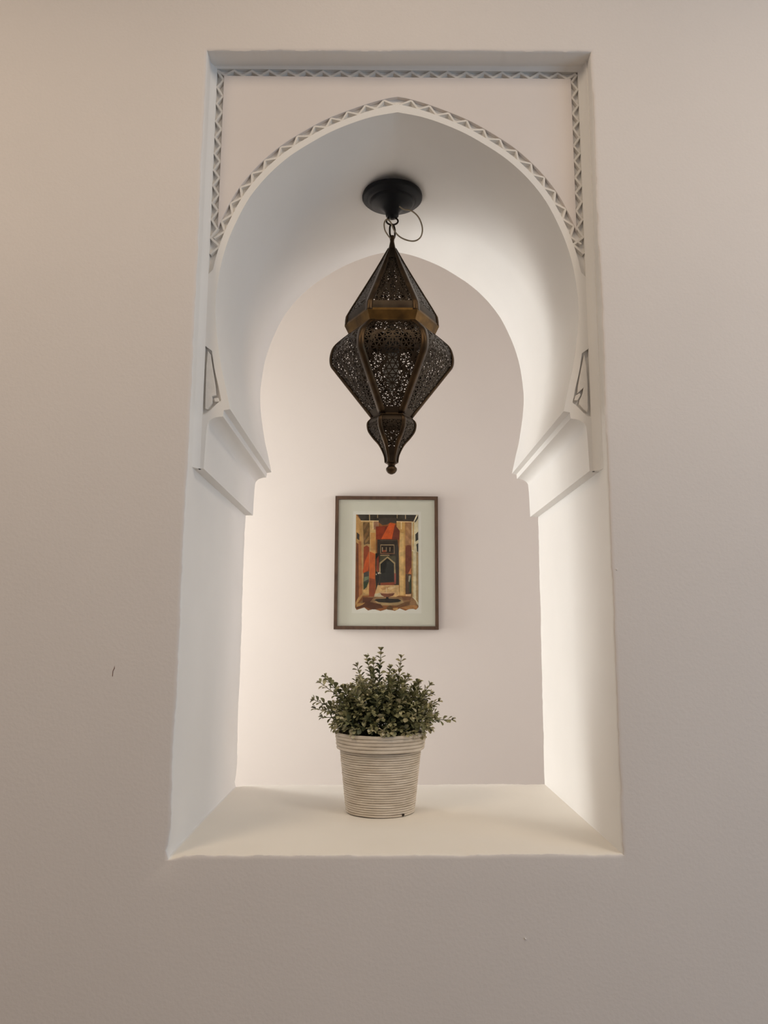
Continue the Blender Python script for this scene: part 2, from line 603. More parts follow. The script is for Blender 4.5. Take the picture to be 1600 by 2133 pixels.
# zigzag ridges left standing in the carved bands
def zigzag(pts, wt=.0042, wb=.0085, close=None):
    """continuous mitred ridge with a trapezoid section along pts (x, z)"""
    n = len(pts)
    v, fc = [], []
    for i, p in enumerate(pts):
        a = pts[i - 1] if i else None
        b = pts[i + 1] if i < n - 1 else None
        d = []
        for q0, q1 in ((a, p), (p, b)):
            if q0 and q1:
                l = math.hypot(q1[0] - q0[0], q1[1] - q0[1])
                d.append((-(q1[1] - q0[1]) / l, (q1[0] - q0[0]) / l))
        if len(d) == 2:
            mx, mz = d[0][0] + d[1][0], d[0][1] + d[1][1]
            l2 = mx * mx + mz * mz
            mx, mz = (mx * 2 / l2, mz * 2 / l2) if l2 > .5 else d[0]
            l = math.hypot(mx, mz)
            if l > 1.5:
                mx, mz = mx / l * 1.5, mz / l * 1.5
        else:
            mx, mz = d[0]
        k = 1 + .25 * nz(p[0] * 60, p[1] * 60, 9)
        top = Y0 + .0012 + .0006 * nz(p[0] * 40, p[1] * 40, 2)
        for w, y in ((wb, YF + .001), (wt, top), (-wt, top), (-wb, YF + .001)):
            v.append((p[0] + mx * w / 2 * k, y, p[1] + mz * w / 2 * k))
    for i in range(n - 1):
        for j in range(3):
            fc.append((4 * i + j, 4 * i + j + 1, 4 * i + j + 5, 4 * i + j + 4))
    fc += [(0, 1, 2, 3), (4 * n - 4, 4 * n - 3, 4 * n - 2, 4 * n - 1)]
    return v, fc


def jit(a):
    return random.uniform(-a, a)


# top band
pts, k = [], 0
x = -LIN_X
while x <= LIN_X + .001:
    pts.append((x, (TOPZ - .003 if k % 2 == 0 else FZ + .0015) + jit(.0007)))
    x += .0202 + jit(.0018)
    k += 1
obj('zigzag_ridge', *zigzag(pts, .0050, .0098), M_CARVE, WALL)


# side bands
def ring_x(z):
    best = min((p for p in RING if p[1] > 1.1), key=lambda p: abs(p[1] - z))
    return best[0]


for s in (-1, 1):
    pts, k, z = [], 0, FZ + .012
    while z > 1.205:
        xin = FX + .0005 if z > ZC - .004 else ring_x(z) + .0005
        pts.append((s * ((LIN_X - .0015 if k % 2 == 0 else xin)), z + jit(.0012)))
        z -= .0198 + jit(.0018)
        k += 1
    obj('zigzag_ridge', *zigzag(pts), M_CARVE, WALL)
# arch band, both flanks
arc = [0.0]
for i in range(1, NH):
    arc.append(arc[-1] + math.hypot(RING[i][0] - RING[i - 1][0], RING[i][1] - RING[i - 1][1]))


def at_arc(curve, sarc):
    for i in range(1, NH):
        if arc[i] >= sarc:
            t = (sarc - arc[i - 1]) / (arc[i] - arc[i - 1])
            return (curve[i - 1][0] + (curve[i][0] - curve[i - 1][0]) * t, curve[i - 1][1] + (curve[i][1] - curve[i - 1][1]) * t)
    return curve[-1]


for s in (-1, 1):
    pts, k, q = [], 0, .006
    while True:
        p = at_arc(BANDO if k % 2 == 1 else RING, q)
        if p[0] > FX + .004 or p[1] < 1.235:
            pts.append((s * min(p[0], LIN_X - .002), p[1]))
            break
        c = (.001 if k % 2 == 0 else -.001)
        pts.append((s * p[0], p[1] + c))
        q += .0208 + jit(.0018)
        k += 1
    obj('zigzag_ridge', *zigzag(pts), M_CARVE, WALL)

# marks on the near wall
obj('scuff_mark', [(-.5386, -.0004, .3390), (-.5379, -.0004, .3340), (-.5404, -.0004, .3290), (-.5409, -.0004, .3190), (-.5418, -.0004, .3195),
                   (-.5414, -.0004, .3290), (-.5392, -.0004, .3340),
                   (-.5386, .0004, .3390), (-.5379, .0004, .3340), (-.5404, .0004, .3290), (-.5409, .0004, .3190), (-.5418, .0004, .3195),
                   (-.5414, .0004, .3290), (-.5392, .0004, .3340)],
    [tuple(range(7)), tuple(range(13, 6, -1))] + [(i, i + 7, (i + 1) % 7 + 7, (i + 1) % 7) for i in range(7)], M_SCUFF, WALL)

obj('plaster_fleck', *tube([Vector((.2318, -.0008, -.1415)), Vector((.2335, -.0014, -.1435)), Vector((.2352, -.0008, -.1438))], [.0006, .0011, .0005], 6), M_PLASTER, WALL)
obj('plaster_fleck', *tube([Vector((.4275, -.0006, .5285)), Vector((.4282, -.0012, .5272)), Vector((.4286, -.0006, .5262))], [.0005, .0009, .0005], 6), M_PLASTER, WALL)

# ------------------------------------------------------------------ lantern
LX, LY = -.0065, .35
LZ = 0.7878
lantern = empty('hanging_lantern', (LX, LY, LZ))
tag(lantern, 'pierced brass six-sided lantern hanging from a black ceiling rose under the arch', 'lantern')


def lz(prof):
    return [(a, b - LZ) for a, b in prof]


# ceiling rose
rose_prof = lz([(.004, 1.4620), (.006, 1.4640), (.0130, 1.4660), (.0165, 1.4700), (.0175, 1.4760), (.0200, 1.4830), (.0270, 1.4910), (.0390, 1.4975),
                (.0520, 1.5020), (.0560, 1.5050), (.0580, 1.5090), (.0650, 1.5110), (.0670, 1.5135), (.0740, 1.5150), (.0778, 1.5185),
                (.0780, 1.5230), (.0770, 1.5275), (.0560, 1.5345), (.0250, 1.5405)])
obj('ceiling_rose', *lathe(rose_prof, 64), M_BLACK, lantern, smooth=45)
# ring and link
c = Vector((0, 0, 1.4560 - LZ))
ring = [c + Vector((.0150 * math.cos(a), .004 * math.sin(a), .0125 * math.sin(a))) for a in [2 * math.pi * i / 28 for i in range(28)]]
obj('hanging_ring', *tube(ring, .0023, 8, True), M_IRON, lantern, smooth=60)
c = Vector((.0005, 0, 1.4270 - LZ))
lk = []
for i in range(32):
    a = 2 * math.pi * i / 32
    lk.append(c + Vector((.0068 * math.cos(a), .006 * math.cos(a), .0200 * (abs(math.sin(a)) ** .75) * (1 if math.sin(a) > 0 else -1))))
obj('chain_link', *tube(lk, .0024, 8, True), M_IRON, lantern, smooth=60)
# cable loop
cb = [(.0180, 1.4850, -.020), (.0300, 1.4760, -.022), (.0480, 1.4715, -.024), (.0665, 1.4540, -.024), (.0765, 1.4270, -.022), (.0735, 1.4040, -.020), (.0600, 1.3925, -.018),
      (.0400, 1.3930, -.018), (.0190, 1.4030, -.018), (.0050, 1.4200, -.018), (-.0040, 1.4420, -.018), (-.0140, 1.4515, -.016), (-.0205, 1.4420, -.014),
      (-.0190, 1.4250, -.012), (-.0115, 1.4130, -.008), (-.0040, 1.4060, -.003)]
obj('cable', *tube(catmull([(a, y, z - LZ) for a, z, y in cb], 6), .0019, 8), M_CABLE, lantern, smooth=60)
# neck
neck = lz([(.0030, 1.4150), (.0062, 1.4140), (.0070, 1.4090), (.0055, 1.4040), (.0052, 1.3990), (.0064, 1.3930), (.0085, 1.3830), (.0125, 1.3740)])
obj('neck', *lathe(neck, 20), M_BRASS_L, lantern, smooth=40)
# finial
fin = lz([(.0150, .8180), (.0150, .8155), (.0105, .8135), (.0085, .8090), (.0100, .8065), (.0130, .8035), (.0138, .7995), (.0125, .7955), (.0090, .7910), (.0030, .7879)])
obj('finial', *lathe(fin, 24), M_BRASS_L, lantern, smooth=40)

TIER_TOP = [(.0095, 1.3800), (.0366, 1.3307), (.0693, 1.2743), (.1101, 1.2042), (.1162, 1.1890), (.1176, 1.1700)]
TIER_BODY = [(.1080, 1.1480), (.1275, 1.1320), (.1452, 1.1147), (.1525, 1.0982), (.1551, 1.0793), (.1520, 1.0620), (.1394, 1.0443), (.0944, .9860), (.0498, .9284)]
TIER_FOOT = [(.0500, .9275), (.0540, .9250), (.0592, .9185), (.0603, .9087), (.0566, .8940), (.0447, .8770), (.0304, .8600), (.0184, .8359), (.0150, .8166)]


def dense(prof, n=6):
    q = catmull([(a, b, 0) for a, b in prof], n)
    pts = [(p.x, p.y - LZ) for p in q]
    s = [0.0]
    for i in range(1, len(pts)):
        s.append(s[-1] + math.hypot((pts[i][0] - pts[i - 1][0]) * .866, pts[i][1] - pts[i - 1][1]))
    return pts, s


def on_prof(pts, s, v):
    v = min(max(v, 0), s[-1])
    for i in range(1, len(s)):
        if s[i] >= v - 1e-12:
            t = (v - s[i - 1]) / max(s[i] - s[i - 1], 1e-9)
            return pts[i - 1][0] + (pts[i][0] - pts[i - 1][0]) * t, pts[i - 1][1] + (pts[i][1] - pts[i - 1][1]) * t
    return pts[-1]


def pierced_panel(prof, v0, v1, strap, d, bar, motifs, seed):
    """one face of a tier: sheet metal with triangular piercings; front face (normal -Y), local to the lantern"""
    rnd = random.Random(seed)
    pts, s = dense(prof)
    Lh = s[-1]
    va, vb = v0 * Lh, v1 * Lh
    hw = lambda v: max(on_prof(pts, s, v)[0] / 2 - strap(on_prof(pts, s, v)[0]), .0005)
    P, E, key = [], [], []

    def add(p):
        P.append(Vector((p[0], p[1])))
        return len(P) - 1
    # boundary
    nb = max(int((vb - va) / d), 4)
    lb = [va + (vb - va) * i / nb for i in range(nb + 1)]
    loop = [(-hw(v), v) for v in lb]
    nt_ = max(int(2 * hw(vb) / d), 1)
    loop += [(-hw(vb) + 2 * hw(vb) * i / nt_, vb) for i in range(1, nt_)]
    loop += [(hw(v), v) for v in lb[::-1]]
    nt_ = max(int(2 * hw(va) / d), 1)
    loop += [(hw(va) - 2 * hw(va) * i / nt_, va) for i in range(1, nt_)]
    ids = [add(p) for p in loop]
    E += [(ids[i], ids[(i + 1) % len(ids)]) for i in range(len(ids))]
    # solid ornament ribbons
    bands = []
    for (mp, wid) in motifs:
        q = [(p.x, p.y) for p in catmull([(a, b, 0) for a, b in mp], 6)]
        line = [(a * hw(va + (vb - va) * b), va + (vb - va) * b) for a, b in q]
        for sg in (-1, 1):
            prev = None
            acc = d
            nn = normals(line)
            for i, (p, n_) in enumerate(zip(line, nn)):
                if prev is not None:
                    acc += math.hypot(p[0] - line[i - 1][0], p[1] - line[i - 1][1])
                if acc < d * .7 and i < len(line) - 1:
                    continue
                acc = 0
                qx, qv = p[0] + sg * n_[0] * wid / 2, p[1] + sg * n_[1] * wid / 2
                if abs(qx) < hw(qv) - .001 and va < qv < vb:
                    cur = add((qx, qv))
                    prev = cur
                else:
                    prev = None
                    acc = d
                    prev = -1
        bands.append((line, wid))
    fixed = list(P)
    # mirrored dart throwing
    inner = []
    for _ in range(9000):
        v = rnd.uniform(va, vb)
        uu = rnd.uniform(0, hw(v))
        if uu < d * .5:
            if uu > d * .25:
                continue
            uu = 0.0
        if uu > hw(v) - d * .55 or v - va < d * .5 or vb - v < d * .5:
            continue
        q = Vector((uu, v))
        if any((q - w).length < d for w in inner) or any((q - w).length < d * .72 for w in fixed):
            continue
        if any(min(math.hypot(q.x - a, q.y - b) for a, b in line) < wid * .8 for line, wid in bands):
            continue
        inner.append(q)
        P.append(q)
        if uu > 0:
            m2 = Vector((-uu, v))
            inner.append(m2)
            P.append(m2)
    res = delaunay_2d_cdt(P, E, [], 0, 1e-6)
    V2, F2 = res[0], res[2]

    def m3(q):
        R_, z_ = on_prof(pts, s, q[1])
        return (q[0], -R_ * .8660, z_)
    bmv, bmf = [m3(q) for q in V2], []
    for tri in F2:
        if len(tri) != 3:
            continue
        A, B, C = (V2[i] for i in tri)
        cen = (A + B + C) / 3
        if not (va < cen.y < vb) or abs(cen.x) > hw(cen.y) + 1e-5:
            continue
        a_, b_, c_ = (B - C).length, (C - A).length, (A - B).length
        per = a_ + b_ + c_
        ar = abs((B - A).cross(C - A)) / 2
        inr = 2 * ar / per
        solid = inr < bar * 1.15 or any(min(math.hypot(cen.x - x_, cen.y - y_) for x_, y_ in line) < wid * .42 for line, wid in bands)
        if solid:
            bmf.append(tuple(tri))
            continue
        inc = (A * a_ + B * b_ + C * c_) / per
        kf = 1 - (bar / inr)
        k0 = len(bmv)
        for q in (A, B, C):
            bmv.append(m3(inc + (q - inc) * kf))
        for i in range(3):
            j = (i + 1) % 3
            bmf.append((tri[i], tri[j], k0 + j, k0 + i))
    # plain margins above and below
    def margin(w0, w1, n):
        for i in range(n):
            p0, p1 = w0 + (w1 - w0) * i / n, w0 + (w1 - w0) * (i + 1) / n
            k0 = len(bmv)
            for vv, sg in ((p0, -1), (p0, 1), (p1, 1), (p1, -1)):
                R_, z_ = on_prof(pts, s, vv)
                bmv.append((sg * R_ / 2 * .995, -R_ * .8660, z_))
            bmf.append((k0, k0 + 1, k0 + 2, k0 + 3))
    if va > 1e-5:
        margin(0, va, 4)
    if vb < Lh - 1e-5:
        margin(vb, Lh, 4)
    me = make_mesh('pierced_panel', bmv, bmf, M_BRASS)
    bm = bmesh.new()
    bm.from_mesh(me)
    bmesh.ops.recalc_face_normals(bm, faces=bm.faces)
    front = sum((fa.normal.y for fa in bm.faces))
    if front > 0:
        bmesh.ops.reverse_faces(bm, faces=bm.faces)
    bm.to_mesh(me)
    bm.free()
    return me


def edge_strap(prof, width):
    pts, s = dense(prof, 5)
    v, fc = [], []
    for (R_, z_) in pts:
        w = width(R_)
        Ro = R_ + .0016
        for (dx, dy) in ((-.5 * w, -.866 * w), (-.1 * w, -.17 * w), (0, 0), (-.1 * w, .17 * w), (-.5 * w, .866 * w)):
            k = .0006 if dx == 0 else 0
            v.append((Ro - k + dx, dy, z_))
    for i in range(len(pts) - 1):
        for j in range(4):
            fc.append((i * 5 + j, i * 5 + j + 1, i * 5 + j + 6, i * 5 + j + 5))
    return make_mesh('edge_strap', v, fc, M_BRASS_L, smooth=50, fix=True)


def hex_loft(prof):
    v, fc = [], []
    for (R_, z_) in prof:
        for k in range(6):
            a = math.radians(60 * k)
            v.append((R_ * math.cos(a), R_ * math.sin(a), z_))
    for j in range(len(prof) - 1):
        for k in range(6):
            a, b = j * 6 + k, j * 6 + (k + 1) % 6
            fc.append((a, b, b + 6, a + 6))
    return v, fc


def solid(o, t):
    m_ = o.modifiers.new('thickness', 'SOLIDIFY')
    m_.thickness = t
    m_.offset = 0
    return o


strap_w = lambda big: (lambda R_: min(big, R_ * .22))
in_w = lambda big: (lambda R_: min(big, R_ * .22) * .8)
mot_top = [([(-.78, .90), (-.45, .62), (-.62, .42), (0, .12), (.62, .42), (.45, .62), (.78, .90)], .0045),
           ([(-.30, .70), (0, .50), (.30, .70), (0, .90), (-.30, .70)], .0028)]
mot_body = [([(-.80, .52), (-.82, .36), (-.62, .22), (-.42, .20), (-.30, .12), (0, .07), (.30, .12), (.42, .20), (.62, .22), (.82, .36), (.80, .52)], .0060),
            ([(0, .26), (-.36, .38), (-.22, .50), (-.55, .62), (0, .92), (.55, .62), (.22, .50), (.36, .38), (0, .26)], .0040)]
mot_foot = [([(-.55, .30), (0, .12), (.55, .30), (0, .60), (-.55, .30)], .0022)]
tiers = [(TIER_TOP, .17, .90, .0115, .0098, .00118, mot_top, 3), (TIER_BODY, .04, .93, .0125, .0104, .00122, mot_body, 11),
         (TIER_FOOT, .14, .72, .0075, .0076, .00105, mot_foot, 5)]
for (prof, v0, v1, sw, d, bar, mot, seed) in tiers:
    pm = pierced_panel(prof, v0, v1, in_w(sw), d, bar, mot, seed)
    sm = edge_strap(prof, strap_w(sw))
    for k in range(6):
        o = solid(link('pierced_panel', pm, lantern), .0009)
        o.rotation_euler = (0, 0, math.radians(60 * k))
        o = solid(link('edge_strap', sm, lantern), .0012)
        o.rotation_euler = (0, 0, math.radians(60 * k))
# gold band under the cap, collars
o = solid(obj('rim_band', *hex_loft(lz([(.1186, 1.1740), (.1188, 1.1690), (.1176, 1.1665), (.1100, 1.1510), (.1086, 1.1465)])), M_GOLD, lantern), .0012)
o['label'] = 'golden band between cap and body, coloured as if catching light'
solid(obj('foot_collar', *hex_loft(lz([(.0500, .9330), (.0520, .9310), (.0524, .9275), (.0545, .9255)])), M_BRASS_L, lantern), .0012)
obj('bulb_socket', *lathe([(.006, 1.374 - LZ), (.006, 1.17 - LZ), (.018, 1.16 - LZ), (.019, 1.10 - LZ), (.014, 1.095 - LZ)], 24), M_SOCKET, lantern, smooth=40)
obj('bulb', *lathe([(.013, 1.097 - LZ), (.016, 1.085 - LZ), (.0185, 1.060 - LZ), (.016, 1.035 - LZ), (.009, 1.012 - LZ), (.002, .998 - LZ)], 24), M_BULB, lantern, smooth=60)

# ------------------------------------------------------------------ framed picture on the far wall
PX, PZ = -.0025, .7160       # centre
PW_, PH_ = .4560, .5870
pic = empty('framed_picture', (PX, YB, PZ - PH_ / 2))
tag(pic, 'walnut-framed watercolour of a courtyard fountain and arch on the far wall', 'picture')
FWD = .0150
hwid, hh = PW_ / 2, PH_ / 2
rails = [[(-hwid, 0), (hwid, 0), (hwid - FWD, FWD), (-hwid + FWD, FWD)],
         [(-hwid, PH_), (-hwid + FWD, PH_ - FWD), (hwid - FWD, PH_ - FWD), (hwid, PH_)],
         [(-hwid, 0), (-hwid + FWD, FWD), (-hwid + FWD, PH_ - FWD), (-hwid, PH_)],
         [(hwid, 0), (hwid, PH_), (hwid - FWD, PH_ - FWD), (hwid - FWD, FWD)]]
for rl in rails:
    o = obj('frame_rail', *prism(rl, -.024, -.0005), M_FRAME, pic)
    bevel(o, .0012)
obj('mat_board', *box(-hwid + FWD - .002, hwid - FWD + .002, -.012, -.008, FWD - .002, PH_ - FWD + .002), M_MAT, pic)
# sheet and print: coordinates measured on the sheet (pixels of a detail view)
SC = .0002137


def pl(x, y):
    """detail px -> local x, z ; straightens the slight keystone"""
    L_ = 62 - (y - 80) * 32 / 1970
    uu = (x - L_) / (1352 - L_)
    return (-.1355 + uu * .2760, PH_ - (.0818 + (y - 80) * .0002137))


sheet = [(-.1490, PH_ - .0670), (.1530, PH_ - .0680), (.1540, PH_ - .5170), (-.1500, PH_ - .5165)]
obj('paper_sheet', *prism(sheet, -.0126, -.0115), M_PAPER, pic)

# (colour, polygon) painted back to front
ART = [
 ((150, 92, 48), [(60, 80), (1352, 80), (1352, 1990), (1300, 2040), (1200, 2010), (1080, 2060), (960, 2015), (860, 2065), (700, 2030), (560, 2070), (420, 2030), (300, 2060), (220, 2000), (60, 2050), (28, 2000)]),
 # side wall left, warm ochre strips
 ((196, 150, 92), [(60, 80), (165, 210), (190, 1760), (40, 1960)]),
 ((120, 66, 38), [(60, 660), (110, 700), (150, 1700), (40, 1900)]),
 ((176, 112, 66), [(105, 640), (165, 640), (180, 1720), (110, 1800)]),
 ((60, 48, 42), [(72, 450), (130, 500), (125, 620), (70, 580)]),
 # ceiling beams
 ((62, 54, 46), [(95, 80), (1310, 80), (1255, 215), (165, 208)]),
 ((205, 178, 140), [(330, 80), (350, 80), (350, 205), (335, 205)]),
 ((190, 160, 120), [(500, 80), (515, 80), (515, 150), (500, 150)]),
 ((200, 170, 130), [(908, 80), (922, 80), (918, 160), (908, 150)]),
 ((205, 178, 140), [(1080, 80), (1096, 80), (1094, 170), (1082, 170)]),
 # left carved panel and pillar
 ((190, 150, 98), [(165, 210), (530, 210), (530, 330), (470, 400), (470, 900), (440, 1740), (190, 1760)]),
 ((112, 84, 52), [(205, 245), (340, 245), (345, 700), (280, 690), (215, 720)]),
 ((146, 110, 70), [(240, 260), (310, 250), (220, 420), (215, 330)]),
 ((138, 100, 62), [(330, 330), (330, 440), (220, 640), (215, 540)]),
 ((150, 112, 70), [(335, 520), (335, 600), (250, 690), (240, 640)]),
 ((214, 176, 120), [(345, 240), (410, 240), (410, 400), (470, 400), (455, 900), (445, 1560), (350, 1560), (350, 700)]),
 ((206, 150, 88), [(360, 460), (460, 460), (455, 900), (365, 900)]),
 ((176, 128, 100), [(420, 225), (525, 225), (525, 310), (470, 385), (425, 385)]),
 ((232, 206, 160), [(405, 225), (422, 225), (422, 390), (405, 390)]),
 ((236, 208, 160), [(160, 205), (530, 205), (530, 222), (160, 222)]),
 # orange left arch and pillar
 ((150, 66, 32), [(215, 760), (280, 725), (330, 760), (330, 1260), (205, 1300)]),
 ((204, 88, 34), [(330, 840), (330, 1080), (300, 1240), (200, 1310), (190, 1260), (240, 1060)]),
 ((196, 96, 42), [(340, 850), (455, 900), (450, 1700), (440, 1760), (320, 1720), (330, 1300)]),
 ((150, 72, 40), [(330, 1400), (450, 1420), (440, 1790), (320, 1790)]),
 # left garden
 ((70, 66, 62), [(215, 1290), (325, 1260), (320, 1480), (205, 1500)]),
 ((112, 122, 96), [(225, 1380), (320, 1360), (318, 1420), (215, 1470)]),
 ((46, 62, 40), [(205, 1490), (318, 1470), (270, 1590), (210, 1640)]),
 ((222, 176, 116), [(318, 1520), (318, 1720), (240, 1720), (195, 1680), (200, 1640), (270, 1650)]),
 # centre back wall: red-orange with diagonal sunlight
 ((128, 50, 28), [(470, 330), (900, 300), (960, 400), (955, 600), (470, 600)]),
 ((150, 58, 30), [(470, 330), (660, 330), (620, 600), (470, 600)]),
 ((214, 92, 40), [(760, 250), (870, 270), (800, 590), (580, 590)]),
 ((116, 56, 42), [(870, 290), (930, 320), (965, 400), (950, 600), (810, 600)]),
 ((78, 66, 58), [(530, 150), (900, 140), (900, 260), (780, 240), (700, 290), (610, 300), (530, 240)]),
 # dark inner facade
 ((58, 48, 42), [(500, 600), (920, 600), (950, 870), (945, 1540), (520, 1540), (495, 870)]),
 ((86, 70, 58), [(560, 610), (910, 606), (910, 625), (560, 630)]),
 ((176, 150, 116), [(560, 705), (850, 705), (850, 722), (575, 722)]),
 ((150, 122, 92), [(560, 705), (578, 705), (575, 885), (560, 885)]),
 ((150, 122, 92), [(840, 705), (855, 705), (860, 885), (845, 885)]),
 ((46, 34, 28), [(580, 730), (840, 730), (840, 870), (580, 870)]),
 ((140, 70, 46), [(600, 820), (690, 820), (690, 865), (600, 865)]),
 ((190, 168, 140), [(598, 760), (612, 760), (612, 850), (598, 850)]),
 ((170, 146, 116), [(678, 760), (690, 760), (690, 850), (678, 850)]),
 ((180, 156, 126), [(756, 760), (770, 760), (766, 850), (752, 850)]),
 ((150, 100, 72), [(560, 885), (865, 885), (865, 898), (560, 898)]),
 ((190, 160, 120), [(560, 922), (750, 920), (750, 935), (560, 937)]),
 ((84, 78, 60), [(550, 940), (880, 940), (880, 1120), (840, 1080), (710, 960), (570, 1080), (550, 1130)]),
 ((176, 152, 112), [(535, 1300), (545, 1080), (710, 950), (870, 1080), (885, 1500), (850, 1500), (845, 1100), (710, 985), (570, 1105), (562, 1300)]),
 ((40, 39, 36), [(560, 1500), (562, 1110), (705, 985), (842, 1110), (848, 1510)]),
 ((64, 62, 58), [(690, 1050), (730, 1050), (730, 1110), (690, 1110)]),
 ((160, 86, 72), [(850, 1300), (885, 1300), (885, 1520), (850, 1520)]),
 ((150, 70, 44), [(560, 1495), (850, 1480), (850, 1545), (560, 1545)]),
 # left dark strip with red, figure in dark clothes
 ((36, 30, 28), [(460, 890), (540, 880), (520, 960), (480, 1000), (470, 1250), (530, 1300), (535, 1400), (500, 1560), (490, 1690), (455, 1690), (470, 1560), (455, 1400), (455, 1300)]),
 ((134, 56, 36), [(480, 1000), (530, 930), (530, 1280), (485, 1240)]),
 ((232, 214, 190), [(505, 1285), (545, 1275), (545, 1310), (510, 1315)]),
 ((226, 206, 180), [(465, 1310), (485, 1310), (485, 1335), (465, 1335)]),
 ((220, 196, 160), [(555, 1290), (572, 1290), (572, 1310), (555, 1310)]),
 # right pillar
 ((206, 160, 98), [(905, 225), (1080, 225), (1080, 1760), (955, 1760), (945, 880), (970, 420), (900, 330)]),
 ((226, 186, 124), [(975, 460), (1050, 460), (1040, 1740), (970, 1740), (960, 900)]),
 ((238, 214, 170), [(990, 225), (1010, 225), (1008, 385), (990, 385)]),
 ((236, 208, 160), [(900, 215), (1270, 225), (1270, 242), (900, 232)]),
 # right carved panel, arch and strip
 ((172, 124, 84), [(1080, 250), (1215, 250), (1215, 720), (1080, 720)]),
 ((188, 142, 100), [(1100, 300), (1190, 420), (1190, 500), (1100, 380)]),
 ((186, 136, 96), [(1100, 520), (1190, 600), (1180, 690), (1100, 600)]),
 ((120, 62, 42), [(1085, 780), (1120, 715), (1180, 715), (1215, 790), (1205, 1290), (1085, 1310)]),
 ((214, 130, 80), [(1200, 1180), (1205, 1320), (1140, 1300)]),
 ((86, 60, 46), [(1085, 1310), (1205, 1320), (1200, 1720), (1085, 1720)]),
 ((54, 64, 42), [(1150, 1400), (1205, 1380), (1205, 1700), (1165, 1690)]),
 ((180, 172, 150), [(1150, 1350), (1195, 1340), (1185, 1400), (1160, 1480), (1145, 1450)]),
 ((232, 186, 140), [(1085, 1730), (1200, 1720), (1195, 1770), (1085, 1765)]),
 # right edge wall: pale
 ((222, 208, 176), [(1215, 235), (1285, 235), (1352, 150), (1352, 1960), (1215, 1800)]),
 ((206, 168, 112), [(1240, 240), (1268, 240), (1255, 820), (1225, 820)]),
 ((176, 146, 104), [(1310, 860), (1352, 860), (1352, 1900), (1300, 1840)]),
 ((196, 164, 112), [(1215, 840), (1245, 840), (1245, 1780), (1215, 1790)]),
 ((56, 52, 48), [(1290, 490), (1350, 430), (1352, 600), (1295, 640)]),
 ((60, 54, 50), [(1310, 700), (1352, 670), (1352, 850), (1325, 850)]),
 ((70, 64, 56), [(1345, 85), (1352, 85), (1352, 150), (1290, 245), (1275, 215)]),
 ((240, 228, 200), [(1318, 80), (1345, 85), (1275, 225), (1255, 215)]),
 # courtyard floor
 ((222, 180, 126), [(500, 1545), (945, 1540), (955, 1750), (860, 1790), (440, 1790), (450, 1700)]),
 ((190, 142, 92), [(560, 1600), (760, 1560), (700, 1620), (600, 1650)]),
 ((236, 204, 156), [(700, 1600), (860, 1560), (880, 1590), (760, 1640)]),
 ((206, 190, 160), [(440, 1720), (560, 1700), (690, 1800), (420, 1820)]),
 ((150, 112, 76), [(320, 1780), (1215, 1780), (1300, 1860), (1330, 1960), (60, 1960), (190, 1840)]),
 ((104, 56, 34), [(190, 1790), (420, 1800), (330, 1900), (190, 1930)]),
 ((128, 84, 56), [(1000, 1780), (1210, 1790), (1180, 1850), (1040, 1850)]),
 ((176, 146, 104), [(420, 1830), (700, 1800), (1010, 1840), (1050, 1900), (930, 1950), (520, 1950)]),
 ((40, 32, 28), [(425, 1850), (480, 1825), (700, 1812), (930, 1825), (1000, 1860), (930, 1890), (760, 1905), (520, 1890)]),
 # fountain
 ((36, 24, 22), [(680, 1770), (725, 1770), (735, 1890), (660, 1890)]),
 ((126, 72, 50), [(545, 1690), (870, 1690), (820, 1760), (720, 1785), (640, 1780), (580, 1750)]),
 ((224, 180, 136), [(540, 1680), (870, 1680), (860, 1705), (700, 1715), (560, 1708)]),
 ((236, 206, 164), [(675, 1590), (692, 1590), (690, 1690), (672, 1690)]),
 # foreground strokes
 ((98, 54, 32), [(60, 1930), (300, 1880), (560, 1930), (620, 2000), (420, 2040), (220, 1990), (60, 2030)]),
 ((190, 142, 84), [(60, 1920), (240, 1900), (180, 1950), (60, 1990)]),
 ((112, 78, 46), [(690, 1990), (760, 1950), (820, 1990), (790, 2050), (700, 2040)]),
 ((124, 84, 52), [(840, 1980), (1060, 1890), (1200, 1850), (1150, 1940), (960, 1990)]),
 ((182, 128, 76), [(960, 2000), (1180, 1950), (1340, 1960), (1330, 2020), (1100, 2030)]),
 ((206, 160, 100), [(820, 2010), (930, 2005), (900, 2050), (830, 2050)]),
]
v, fc, cols = [], [], []
for i, (c, pg) in enumerate(ART):
    k0 = len(v)
    y = -.01265 - i * .000012
    for (a, b) in pg:
        X_, Z_ = pl(a, b)
        v.append((X_, y, Z_))
    fc.append(tuple(range(k0, k0 + len(pg))))
    cols.append(rgb(*c, 1.02))
me = make_mesh('painted_print', v, fc)
at = me.color_attributes.new('paint', 'FLOAT_COLOR', 'CORNER')
for p_, c in zip(me.polygons, cols):
    for li in p_.loop_indices:
        at.data[li].color = (*c, 1)
mp_ = bpy.data.materials.new('watercolour')
mp_.use_nodes = True
nt = mp_.node_tree
bs = nt.nodes['Principled BSDF']
bs.inputs['Roughness'].default_value = .85
ca = nt.nodes.new('ShaderNodeVertexColor')
ca.layer_name = 'paint'
nn = nt.nodes.new('ShaderNodeTexNoise')
nn.inputs['Scale'].default_value = 45
nn.inputs['Detail'].default_value = 6
tc = nt.nodes.new('ShaderNodeTexCoord')
nt.links.new(tc.outputs['Object'], nn.inputs['Vector'])
mr = nt.nodes.new('ShaderNodeMapRange')
mr.inputs[1].default_value, mr.inputs[2].default_value = .3, .7
mr.inputs[3].default_value, mr.inputs[4].default_value = .68, 1.15
nt.links.new(nn.outputs['Fac'], mr.inputs[0])
mx = nt.nodes.new('ShaderNodeMix')
mx.data_type = 'RGBA'
mx.blend_type = 'MULTIPLY'
